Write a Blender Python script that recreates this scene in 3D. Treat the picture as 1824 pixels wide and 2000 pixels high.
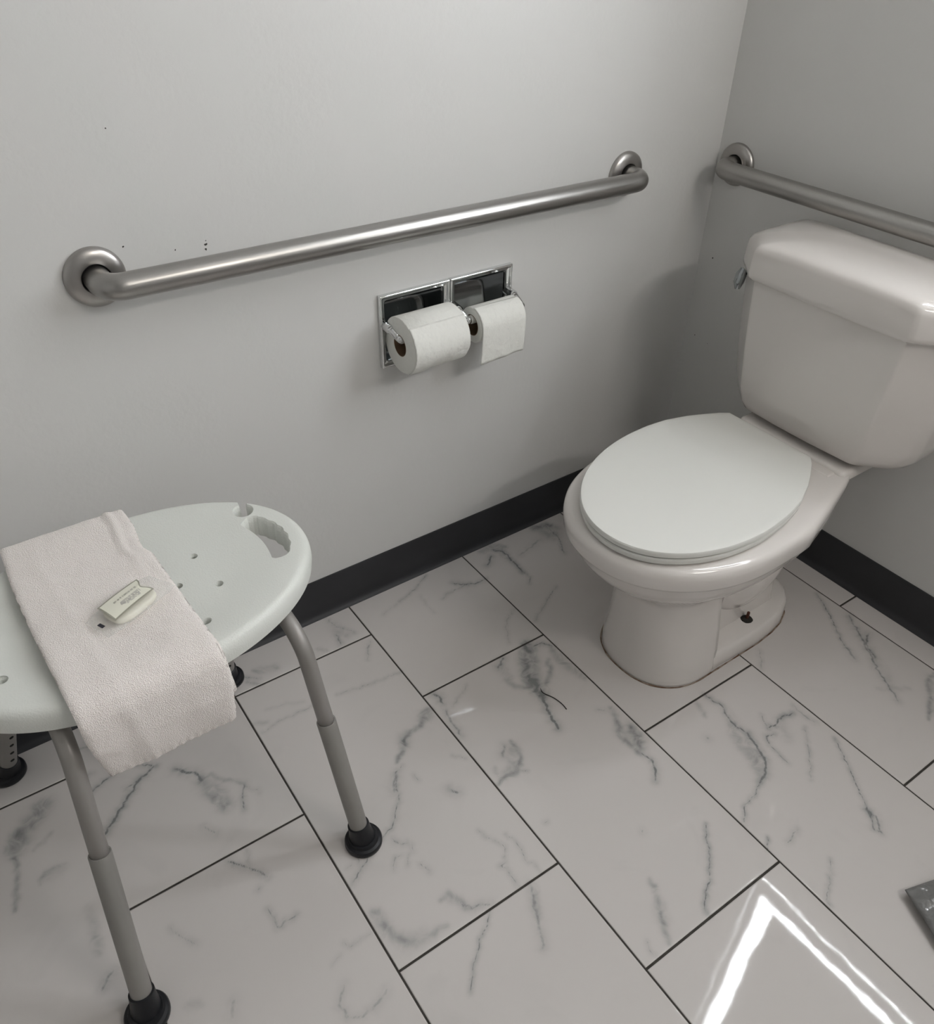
import bpy, bmesh, math, random
import numpy as np
from mathutils import Vector, Matrix
from mathutils import noise as mnoise

for o in list(bpy.data.objects): bpy.data.objects.remove(o, do_unlink=True)
scene = bpy.context.scene
COL = scene.collection
random.seed(7)
rng = np.random.default_rng(7)

# ------------------------------------------------------------------ camera
AZ, EL, RO, FPX = .9393, -.6531, .0234, 1629.36
cam_pos = Vector((-1.5716, -1.2472, 1.2990))
fw = Vector((math.cos(EL)*math.cos(AZ), math.cos(EL)*math.sin(AZ), math.sin(EL)))
r0 = fw.cross(Vector((0, 0, 1))).normalized(); u0 = r0.cross(fw)
rr = r0*math.cos(RO) + u0*math.sin(RO); uu = -r0*math.sin(RO) + u0*math.cos(RO)
cd = bpy.data.cameras.new('camera'); cam = bpy.data.objects.new('camera', cd); COL.objects.link(cam)
cam.matrix_world = Matrix(((rr.x, uu.x, -fw.x, cam_pos.x), (rr.y, uu.y, -fw.y, cam_pos.y), (rr.z, uu.z, -fw.z, cam_pos.z), (0, 0, 0, 1)))
cd.sensor_fit = 'HORIZONTAL'; cd.sensor_width = 36; cd.lens = FPX*36/1824; cd.clip_start = .02
scene.camera = cam

# ------------------------------------------------------------------ light, exposure
scene.view_settings.view_transform = 'Standard'; scene.view_settings.look = 'None'
scene.view_settings.gamma = 1; scene.view_settings.use_curve_mapping = False
scene.view_settings.exposure = 0.08
world = bpy.data.worlds.new('world'); scene.world = world; world.use_nodes = True
world.node_tree.nodes['Background'].inputs[0].default_value = (.9, .93, 1, 1)
world.node_tree.nodes['Background'].inputs[1].default_value = .3
GLOW = 44.0          # daylight gap around the window shade
LAMP_W = 9.5         # vanity lamp on the wall behind the viewer
ROOM = dict(x0=-2.9, y0=-2.38, z1=2.5)

def area(name, loc, sx, sy, power, color, rot):
    l = bpy.data.lights.new(name, 'AREA'); l.shape = 'RECTANGLE'; l.size = sx; l.size_y = sy
    l.energy = power; l.color = color
    o = bpy.data.objects.new(name, l); o.location = loc; o.rotation_euler = rot; COL.objects.link(o); return o
area('vanity_lamp_light', (-.50, ROOM['y0']+.125, 2.16), .62, .12, LAMP_W, (1, .95, .89), (math.radians(78), 0, 0))

# ------------------------------------------------------------------ materials
def mat(name, color, rough=.5, metal=0., spec=.5, bump=None, coat=0., **kw):
    m = bpy.data.materials.new(name); m.use_nodes = True
    nt = m.node_tree; b = nt.nodes['Principled BSDF']
    b.inputs['Base Color'].default_value = (*color, 1); b.inputs['Roughness'].default_value = rough
    b.inputs['Metallic'].default_value = metal; b.inputs['Specular IOR Level'].default_value = spec
    b.inputs['Coat Weight'].default_value = coat; b.inputs['Coat Roughness'].default_value = .05
    for k, v in kw.items(): b.inputs[k].default_value = v
    if bump:
        scale, dist, det = bump
        tc = nt.nodes.new('ShaderNodeTexCoord'); n = nt.nodes.new('ShaderNodeTexNoise')
        n.inputs['Scale'].default_value = scale; n.inputs['Detail'].default_value = det
        bp = nt.nodes.new('ShaderNodeBump'); bp.inputs['Distance'].default_value = dist; bp.inputs['Strength'].default_value = 1
        nt.links.new(tc.outputs['Object'], n.inputs['Vector']); nt.links.new(n.outputs['Fac'], bp.inputs['Height'])
        nt.links.new(bp.outputs['Normal'], b.inputs['Normal'])
    return m

def mottled(name, c1, c2, scale, lo=.35, hi=.65, **kw):
    m = mat(name, c1, **kw); nt = m.node_tree; b = nt.nodes['Principled BSDF']
    tc = nt.nodes.new('ShaderNodeTexCoord'); n = nt.nodes.new('ShaderNodeTexNoise'); n.inputs['Scale'].default_value = scale
    n.inputs['Detail'].default_value = 4
    r = nt.nodes.new('ShaderNodeValToRGB'); r.color_ramp.elements[0].position = lo; r.color_ramp.elements[1].position = hi
    r.color_ramp.elements[0].color = (*c1, 1); r.color_ramp.elements[1].color = (*c2, 1)
    nt.links.new(tc.outputs['Object'], n.inputs['Vector']); nt.links.new(n.outputs['Fac'], r.inputs[0]); nt.links.new(r.outputs[0], b.inputs['Base Color'])
    return m

M = {}
M['wall'] = mat('satin_wall_paint', (.645, .64, .625), .42, spec=.45, bump=(90, .0004, 3))
M['ceiling'] = mat('ceiling_paint', (.7, .69, .67), .8)
M['speck'] = mat('dark_chip', (.03, .028, .025), .7)
M['base'] = mottled('charcoal_rubber', (.027, .0275, .030), (.033, .0335, .037), 6, rough=.5, spec=.35)
M['grout'] = mottled('dark_grout', (.030, .026, .022), (.05, .044, .038), 60, rough=.9)
M['porcelain'] = mat('glazed_porcelain', (.70, .665, .635), .12, spec=.5, coat=.3)
M['lid'] = mat('white_toilet_seat_plastic', (.70, .70, .665), .24, spec=.5)
M['bench'] = mat('pebbled_white_plastic', (.72, .735, .695), .42, bump=(420, .0005, 2))
M['tube'] = mottled('grey_anodised_tube', (.26, .245, .23), (.30, .285, .27), 8, rough=.42, metal=.25)
M['tube_dark'] = mottled('grey_tube_lower', (.25, .24, .225), (.29, .277, .26), 8, rough=.42, metal=.25)
M['rubber'] = mat('black_rubber', (.006, .0065, .009), .42, spec=.4)
M['chrome'] = mat('chrome', (.72, .73, .73), .07, 1.)
M['chrome_dark'] = mat('chrome_shaded', (.36, .38, .39), .10, 1.)  # dark reflections inside the recess put into the chrome colour; lever shares it
M['hole'] = mat('dark_hole', (.004, .004, .004), .9)
M['paper'] = mat('tissue_paper', (.76, .76, .72), .95, spec=.1, bump=(75, .0028, 4))
M['core'] = mat('cardboard_core', (.16, .10, .06), .9)
M['roller'] = mat('grey_plastic_roller', (.5, .49, .47), .3)
M['rust'] = mottled('rusty_bolt', (.05, .018, .012), (.12, .04, .02), 300, rough=.8, metal=.2)
M['nut'] = mottled('corroded_washer', (.006, .006, .005), (.02, .017, .012), 400, rough=.8)
M['stain'] = mottled('brown_caulk_stain', (.10, .045, .018), (.30, .24, .19), 35, .42, .6, rough=.85)
M['soap'] = mat('cream_soap', (.78, .75, .64), .4)
M['label'] = mat('label_paper', (.80, .79, .68), .45)
M['label_edge'] = mat('label_border', (.33, .32, .26), .5)
M['ink'] = mat('ink_black', (.02, .02, .03), .6)
M['ink_purple'] = mat('ink_violet', (.10, .08, .16), .6)
M['frame'] = mat('white_window_frame', (.75, .75, .73), .4)
M['shade'] = mat('roller_shade', (.35, .35, .34), .8)
M['hair'] = mat('dark_hair', (.01, .008, .007), .5)
M['packet'] = mat('grey_plastic_film', (.17, .17, .165), .12, spec=.6, bump=(40, .007, 3))
m = bpy.data.materials.new('lit_frosted_glass'); m.use_nodes = True; nt = m.node_tree
nt.nodes.remove(nt.nodes['Principled BSDF']); e = nt.nodes.new('ShaderNodeEmission')
e.inputs[0].default_value = (.93, .965, 1, 1); e.inputs[1].default_value = GLOW
tc = nt.nodes.new('ShaderNodeTexCoord'); n = nt.nodes.new('ShaderNodeTexNoise'); n.inputs['Scale'].default_value = 55; n.inputs['Detail'].default_value = 6
nt.links.new(tc.outputs['Object'], n.inputs['Vector'])        # frosted, streaky pane
r = nt.nodes.new('ShaderNodeMapRange'); r.inputs[1].default_value = .38; r.inputs[2].default_value = .62; r.inputs[3].default_value = .45*GLOW; r.inputs[4].default_value = 1.55*GLOW
nt.links.new(n.outputs['Fac'], r.inputs[0]); nt.links.new(r.outputs[0], e.inputs[1])
nt.links.new(e.outputs[0], nt.nodes['Material Output'].inputs[0]); M['glow'] = m
m = bpy.data.materials.new('lamp_diffuser'); m.use_nodes = True; nt = m.node_tree
nt.nodes.remove(nt.nodes['Principled BSDF']); e = nt.nodes.new('ShaderNodeEmission')
e.inputs[0].default_value = (1, .955, .9, 1); e.inputs[1].default_value = 3
nt.links.new(e.outputs[0], nt.nodes['Material Output'].inputs[0]); M['diffuser'] = m
m = mat('clear_film', (.86, .87, .82), .12, spec=.6); m.node_tree.nodes['Principled BSDF'].inputs['Alpha'].default_value = .22; M['film'] = m

# brushed steel: streaks along the bar
def steel(name, axis_scale, c):
    m = mat(name, c, .3, 1.); nt = m.node_tree; b = nt.nodes['Principled BSDF']
    tc = nt.nodes.new('ShaderNodeTexCoord'); mp = nt.nodes.new('ShaderNodeMapping'); mp.inputs['Scale'].default_value = axis_scale
    n = nt.nodes.new('ShaderNodeTexNoise'); n.inputs['Scale'].default_value = 1; n.inputs['Detail'].default_value = 4
    r = nt.nodes.new('ShaderNodeMapRange'); r.inputs[3].default_value = .24; r.inputs[4].default_value = .42
    nt.links.new(tc.outputs['Object'], mp.inputs[0]); nt.links.new(mp.outputs[0], n.inputs['Vector'])
    nt.links.new(n.outputs['Fac'], r.inputs[0]); nt.links.new(r.outputs[0], b.inputs['Roughness'])
    bp = nt.nodes.new('ShaderNodeBump'); bp.inputs['Distance'].default_value = .0002; bp.inputs['Strength'].default_value = .6
    nt.links.new(n.outputs['Fac'], bp.inputs['Height']); nt.links.new(bp.outputs['Normal'], b.inputs['Normal'])
    return m
M['steel_x'] = steel('brushed_steel', (12, 420, 420), (.36, .35, .335))
M['steel_y'] = steel('brushed_steel_side', (420, 12, 420), (.36, .35, .335))
M['steel_f'] = steel('brushed_flange', (60, 60, 60), (.40, .385, .37))

# white terry cloth
m = mat('terry_cloth', (.92, .86, .825), 1., spec=.1); m.node_tree.nodes['Principled BSDF'].inputs['Sheen Weight'].default_value = .25
nt = m.node_tree; b = nt.nodes['Principled BSDF']; tc = nt.nodes.new('ShaderNodeTexCoord')
v = nt.nodes.new('ShaderNodeTexVoronoi'); v.inputs['Scale'].default_value = 700
n = nt.nodes.new('ShaderNodeTexNoise'); n.inputs['Scale'].default_value = 260; n.inputs['Detail'].default_value = 4
ad = nt.nodes.new('ShaderNodeMath'); ad.operation = 'ADD'
bp = nt.nodes.new('ShaderNodeBump'); bp.inputs['Distance'].default_value = .0011; bp.inputs['Strength'].default_value = 1
nt.links.new(tc.outputs['Object'], v.inputs['Vector']); nt.links.new(tc.outputs['Object'], n.inputs['Vector'])
nt.links.new(v.outputs['Distance'], ad.inputs[0]); nt.links.new(n.outputs['Fac'], ad.inputs[1])
nt.links.new(ad.outputs[0], bp.inputs['Height']); nt.links.new(bp.outputs['Normal'], b.inputs['Normal'])
M['terry'] = m

# marble tile: base colour + veins carried by mesh attributes (the printed pattern of each tile)
m = mat('marble_look_tile', (.6, .6, .58), .035, spec=.36); nt = m.node_tree; b = nt.nodes['Principled BSDF']
tc = nt.nodes.new('ShaderNodeTexCoord')
def attr(n):
    a = nt.nodes.new('ShaderNodeAttribute'); a.attribute_name = n; return a.outputs['Fac']
def math_(op, a, b_=None, c=None):
    x = nt.nodes.new('ShaderNodeMath'); x.operation = op
    for i, q in enumerate((a, b_, c)):
        if q is None: continue
        if isinstance(q, (int, float)): x.inputs[i].default_value = q
        else: nt.links.new(q, x.inputs[i])
    return x.outputs[0]
def noise_(scale, det=5, dist=0.):
    n = nt.nodes.new('ShaderNodeTexNoise'); n.inputs['Scale'].default_value = scale; n.inputs['Detail'].default_value = det
    n.inputs['Distortion'].default_value = dist
    nt.links.new(tc.outputs['Object'], n.inputs['Vector']); return n.outputs['Fac']
nf = noise_(130, 6)
dthin = math_('ADD', attr('vein_dist'), math_('MULTIPLY', math_('SUBTRACT', nf, .5), 2.2))
thin = math_('MULTIPLY', attr('vein_str'), math_('EXPONENT', math_('MULTIPLY', math_('MULTIPLY', dthin, dthin), -2.2)))
thin = math_('MULTIPLY', thin, math_('ADD', math_('MULTIPLY', noise_(45, 3), 1.3), .35))
nb = noise_(38, 7, 1.2)
soft = math_('MULTIPLY', attr('vein_soft'), math_('MULTIPLY', math_('POWER', nb, 1.4), 4.6))
bg = math_('MULTIPLY', math_('MAXIMUM', math_('SUBTRACT', noise_(7, 6, 1.5), .60), 0), .35)
tot = math_('MINIMUM', math_('ADD', math_('ADD', thin, soft), bg), .85)
mx = nt.nodes.new('ShaderNodeMix'); mx.data_type = 'RGBA'
mx.inputs[6].default_value = (.58, .548, .528, 1); mx.inputs[7].default_value = (.135, .148, .148, 1)
nt.links.new(tot, mx.inputs[0]); nt.links.new(mx.outputs[2], b.inputs['Base Color'])
bp = nt.nodes.new('ShaderNodeBump'); bp.inputs['Distance'].default_value = .0004; bp.inputs['Strength'].default_value = .5
nt.links.new(noise_(11, 2), bp.inputs['Height']); nt.links.new(bp.outputs['Normal'], b.inputs['Normal'])
M['tile'] = m

# ------------------------------------------------------------------ helpers
def link(name, me, material, parent=None, smooth=True):
    if material is not None:
        for x in (material if isinstance(material, list) else [material]): me.materials.append(x)
    if smooth:
        me.polygons.foreach_set('use_smooth', [True]*len(me.polygons))
    o = bpy.data.objects.new(name, me); COL.objects.link(o)
    if parent: o.parent = parent; o.matrix_parent_inverse = parent.matrix_world.inverted()
    return o
def from_bm(name, bm, material, parent=None, smooth=True, auto=None):
    me = bpy.data.meshes.new(name); bmesh.ops.recalc_face_normals(bm, faces=bm.faces); bm.to_mesh(me); bm.free()
    o = link(name, me, material, parent, smooth)
    if auto: sharp(o, auto)
    return o
def sharp(o, deg):
    me = o.data; bm = bmesh.new(); bm.from_mesh(me)
    for e in bm.edges:
        if len(e.link_faces) == 2: e.smooth = e.calc_face_angle(0) < math.radians(deg)
    bm.to_mesh(me); bm.free()
def empty(name, loc, label, cat, group=None):
    o = bpy.data.objects.new(name, None); o.location = loc; o.empty_display_size = .05; COL.objects.link(o)
    bpy.context.view_layer.update()
    o['label'] = label; o['category'] = cat
    if group: o['group'] = group
    return o
def tag(o, label, cat, group=None):
    o['label'] = label; o['category'] = cat
    if group: o['group'] = group
def structure(o): o['kind'] = 'structure'; return o
def box(bm, lo, hi, bev=0., seg=2, mi=0):
    vs = [bm.verts.new((x, y, z)) for x in (lo[0], hi[0]) for y in (lo[1], hi[1]) for z in (lo[2], hi[2])]
    fs = [(0, 1, 3, 2), (4, 6, 7, 5), (0, 4, 5, 1), (2, 3, 7, 6), (0, 2, 6, 4), (1, 5, 7, 3)]
    F = [bm.faces.new([vs[i] for i in f]) for f in fs]
    for f in F: f.material_index = mi
    if bev: bmesh.ops.bevel(bm, geom=list({e for f in F for e in f.edges}), offset=bev, segments=seg, affect='EDGES', profile=.5)
def frame_axes(d):
    d = Vector(d).normalized(); a = Vector((0, 0, 1)) if abs(d.z) < .9 else Vector((1, 0, 0))
    x = a.cross(d).normalized(); return x, d.cross(x), d
def lathe(bm, prof, origin, axis, n=48, cap=True, mi=0):
    """prof: (radius, height along axis)"""
    x, y, d = frame_axes(axis); o = Vector(origin); rings = []
    for r, h in prof:
        rings.append([bm.verts.new(o + d*h + (x*math.cos(t) + y*math.sin(t))*r) for t in (2*math.pi*i/n for i in range(n))])
    for a, b in zip(rings, rings[1:]):
        for i in range(n): bm.faces.new((a[i], a[(i+1) % n], b[(i+1) % n], b[i])).material_index = mi
    if cap:
        bm.faces.new(rings[0][::-1]).material_index = mi; bm.faces.new(rings[-1]).material_index = mi
def tube(bm, pts, r, n=28, cap=True):
    P = [Vector(p) for p in pts]; rad = r if isinstance(r, (list, tuple)) else [r]*len(P)
    up = None; rings = []
    for i, p in enumerate(P):
        t = (P[min(i+1, len(P)-1)] - P[max(i-1, 0)]).normalized()
        if up is None: up = frame_axes(t)[0]
        up = (up - t*up.dot(t)).normalized(); s = t.cross(up)
        rings.append([bm.verts.new(p + (up*math.cos(a) + s*math.sin(a))*rad[i]) for a in (2*math.pi*k/n for k in range(n))])
    for a, b in zip(rings, rings[1:]):
        for i in range(n): bm.faces.new((a[i], a[(i+1) % n], b[(i+1) % n], b[i]))
    if cap: bm.faces.new(rings[0][::-1]); bm.faces.new(rings[-1])
def round_path(P, rad, seg=10):
    """polyline with its corners rounded by arcs"""
    P = [Vector(p) for p in P]; out = [P[0]]
    for a, b, c in zip(P, P[1:], P[2:]):
        u = (a-b).normalized(); v = (c-b).normalized(); ang = u.angle(v)
        d = min(rad/math.tan(ang/2), (a-b).length*.49, (c-b).length*.49)
        r = d*math.tan(ang/2); cen = b + (u+v).normalized()*(r/math.sin(ang/2)); s = b+u*d - cen; e_ = b+v*d - cen
        tot = s.angle(e_); ax = s.cross(e_).normalized()
        for i in range(seg+1): out.append(cen + Matrix.Rotation(tot*i/seg, 3, ax) @ s)
    out.append(P[-1]); return out
def loft(bm, rings, cap0=True, cap1=True, mi=0):
    R = [[bm.verts.new(p) for p in ring] for ring in rings]; n = len(R[0])
    for a, b in zip(R, R[1:]):
        for i in range(n): bm.faces.new((a[i], a[(i+1) % n], b[(i+1) % n], b[i])).material_index = mi
    if cap0: bm.faces.new(R[0][::-1])
    if cap1: bm.faces.new(R[-1])
    return R
def smoothstep(a, b, x):
    t = min(1, max(0, (x-a)/(b-a))); return t*t*(3-2*t)
def interp(x, xs, ys):
    return float(np.interp(x, xs, ys))
def apply_mods(o):
    dg = bpy.context.evaluated_depsgraph_get(); me = bpy.data.meshes.new_from_object(o.evaluated_get(dg)); o.modifiers.clear()
    old = o.data; o.data = me; bpy.data.meshes.remove(old)

# ------------------------------------------------------------------ room shell
X0, Y0, Z1 = ROOM['x0'], ROOM['y0'], ROOM['z1']
HX0, HX1, HZ0, HZ1 = -.858, -.580, .5645, .6835      # opening for the recessed paper holder
def grid_wall(name, P, us, vs, skip=(), thick=.08, nrm=(0, 1, 0)):
    bm = bmesh.new(); P = P
    for i in range(len(us)-1):
        for j in range(len(vs)-1):
            if (i, j) in skip: continue
            bm.faces.new([bm.verts.new(P(us[a], vs[b])) for a, b in ((i, j), (i+1, j), (i+1, j+1), (i, j+1))])
    bmesh.ops.remove_doubles(bm, verts=bm.verts, dist=1e-5)
    bmesh.ops.recalc_face_normals(bm, faces=bm.faces)
    ext = bmesh.ops.extrude_face_region(bm, geom=list(bm.faces))
    bmesh.ops.translate(bm, verts=[g for g in ext['geom'] if isinstance(g, bmesh.types.BMVert)], vec=Vector(nrm)*thick)
    return bm
def chip(bm, c, r, axis, seed):
    rn = random.Random(seed); x, y, d = frame_axes(axis); c = Vector(c)
    vs = [bm.verts.new(c + d*.0004 + (x*math.cos(t) + y*math.sin(t))*r*rn.uniform(.5, 1.2)) for t in (2*math.pi*i/9 for i in range(9))]
    f = bm.faces.new(vs); f.material_index = 1
bm = grid_wall('wall_back', lambda u, v: (u, 0, v), [X0, HX0, HX1, 0], [0, HZ0, HZ1, Z1], {(1, 1)})
for i, (c, r) in enumerate([((-1.283, 0, .864), .0016), ((-1.21, 0, .845), .0013), ((-1.163, 0, .8445), .0024), ((-1.164, 0, .837), .0022), ((-.969, 0, .824), .001), ((-1.27, 0, 1.021), .001), ((-1.162, 0, .85), .001)]): chip(bm, c, r, (0, -1, 0), i)
me = bpy.data.meshes.new('wall_back'); bm.to_mesh(me); bm.free(); structure(link('wall_back', me, [M['wall'], M['speck']], smooth=False))
WY0, WY1, WZ0, WZ1 = -1.30, -.712, 1.205, 2.20          # window opening
bm = grid_wall('wall_right', lambda u, v: (0, u, v), [Y0, WY0, WY1, 0], [0, WZ0, WZ1, Z1], {(1, 1)}, nrm=(1, 0, 0))
for i, (c, r) in enumerate([((0, -.04, .602), .0018), ((0, -.033, .406), .0016), ((0, -.075, .4), .001)]): chip(bm, c, r, (-1, 0, 0), 20+i)
me = bpy.data.meshes.new('wall_right'); bm.to_mesh(me); bm.free(); structure(link('wall_right', me, [M['wall'], M['speck']], smooth=False))
for nm, lo, hi, mt in (('wall_left', (X0-.08, Y0, 0), (X0, 0, Z1), 'wall'), ('wall_front', (X0-.08, Y0-.08, 0), (.08, Y0, Z1), 'wall'), ('ceiling', (X0-.08, Y0-.08, Z1), (.08, .08, Z1+.08), 'ceiling')):
    bm = bmesh.new(); box(bm, lo, hi); structure(from_bm(nm, bm, M[mt], smooth=False))

# window in the right wall: daylight leaks round an almost closed shade
bm = bmesh.new()
W_ = .048
for lo, hi in (((.035, WY0, WZ0), (.045, WY0+W_, WZ1)), ((.035, WY1-W_, WZ0), (.045, WY1, WZ1)), ((.035, WY0+W_, WZ0), (.045, WY1-W_, WZ0+W_)), ((.035, WY0+W_, WZ1-W_), (.045, WY1-W_, WZ1))):
    box(bm, (lo[0]-.033, lo[1], lo[2]), (hi[0]-.033, hi[1], hi[2]))
for lo, hi in (((-.003, WY1+.0265, WZ0-.052), (-.0005, WY1+.0285, WZ1+.052)), ((-.003, WY0-.030, WZ0-.052), (-.0005, WY0-.026, WZ1+.052)), ((-.003, WY0-.03, WZ0-.0535), (-.0005, WY1+.0285, WZ0-.0515)), ((-.003, WY0-.03, WZ1+.050), (-.0005, WY1+.03, WZ1+.054))): box(bm, lo, hi)
glow = from_bm('window_1', bm, M['glow'], smooth=False); structure(glow)
bm = bmesh.new(); box(bm, (.0, WY0+W_, WZ0+W_), (.02, WY1-W_, WZ1-W_), .002)
from_bm('window_shade', bm, M['shade'], glow, smooth=False)
bm = bmesh.new()
for lo, hi in (((-.012, WY1, WZ0-.049), (0, WY1+.025, WZ1+.049)), ((-.012, WY0-.025, WZ0-.049), (0, WY0, WZ1+.049)), ((-.012, WY0, WZ0-.049), (0, WY1, WZ0)), ((-.012, WY0, WZ1), (0, WY1, WZ1+.049))):
    box(bm, lo, hi, .002)
from_bm('window_frame', bm, M['frame'], glow, smooth=False)

# vanity lamp body on the wall behind the viewer
lamp = empty('vanity_lamp', (-.50, Y0, 2.16), 'long frosted vanity lamp on the wall behind the viewer', 'wall lamp')
bm = bmesh.new(); box(bm, (-.83, Y0+.001, 2.10), (-.17, Y0+.03, 2.22), .006); from_bm('back_plate', bm, M['chrome'], lamp, smooth=False)
bm = bmesh.new(); box(bm, (-.81, Y0+.030, 2.105), (-.19, Y0+.11, 2.215), .02, 4); from_bm('diffuser', bm, M['diffuser'], lamp)

# ------------------------------------------------------------------ floor: individual tiles over a grout bed, one mesh
GR = -.0130; TW, TL_ = .308, .6273; X3 = -.6794; GAP = .0016
joints = {-1: -.137, 0: -.438, 1: -.127, 2: -.332, 3: -.6403, 4: -.9909, 5: -.634}
for k in range(-8, -1): joints[k] = -.137 - .21*(k+1)
def w2(u, v): return (u - GR*v, v + GR*u)
verts, faces, nv = [], [], 0
for k in range(-8, 6):
    u0, u1 = X3 + (k-3)*TW + GAP, X3 + (k-2)*TW - GAP
    if u0 < X0-.02 or u0 > .0: continue
    u1 = min(u1, .07); y = joints[k]
    while y < .02: y += TL_
    while y > Y0 - .05:
        v1, v0 = min(y - GAP*1.25, .06), y - TL_ + GAP*1.25; y -= TL_
        if v0 > .03: continue
        near = u1 > -2.15 and v1 > -1.45
        st = .003 if near else .08
        nu, nw = max(2, int((u1-u0)/st)), max(2, int((v1-v0)/st))
        U = np.concatenate([[u0, u0+.00015], np.linspace(u0+.002, u1-.002, nu), [u1-.00015, u1]])
        V = np.concatenate([[v0, v0+.00015], np.linspace(v0+.002, v1-.002, nw), [v1-.00015, v1]])
        Zu = np.zeros(len(U)); Zu[[0, -1]] = -.0012; Zv = np.zeros(len(V)); Zv[[0, -1]] = -.0012
        gu, gv = np.meshgrid(U, V, indexing='ij'); gz = np.minimum(Zu[:, None], Zv[None, :])
        verts.append(np.stack([gu - GR*gv, gv + GR*gu, gz], -1).reshape(-1, 3))
        idx = np.arange(len(U)*len(V)).reshape(len(U), len(V)) + nv; nv += idx.size
        faces.append(np.stack([idx[:-1, :-1], idx[1:, :-1], idx[1:, 1:], idx[:-1, 1:]], -1).reshape(-1, 4))
VT = np.concatenate(verts); FC = np.concatenate(faces); ntile = len(FC)
VT = np.concatenate([VT, [[X0-.05, Y0-.05, -.0009], [.06, Y0-.05, -.0009], [.06, .06, -.0009], [X0-.05, .06, -.0009]]])
FC = np.concatenate([FC, [[nv, nv+1, nv+2, nv+3]]])
me = bpy.data.meshes.new('floor'); me.vertices.add(len(VT)); me.vertices.foreach_set('co', VT.ravel())
me.loops.add(FC.size); me.loops.foreach_set('vertex_index', FC.ravel().astype(np.int32))
me.polygons.add(len(FC)); me.polygons.foreach_set('loop_start', np.arange(0, FC.size, 4, dtype=np.int32)); me.polygons.foreach_set('loop_total', np.full(len(FC), 4, np.int32))
mi = np.zeros(len(FC), np.int32); mi[-1] = 1; me.update(calc_edges=True); me.polygons.foreach_set('material_index', mi)
me.materials.append(M['tile']); me.materials.append(M['grout'])
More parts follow.
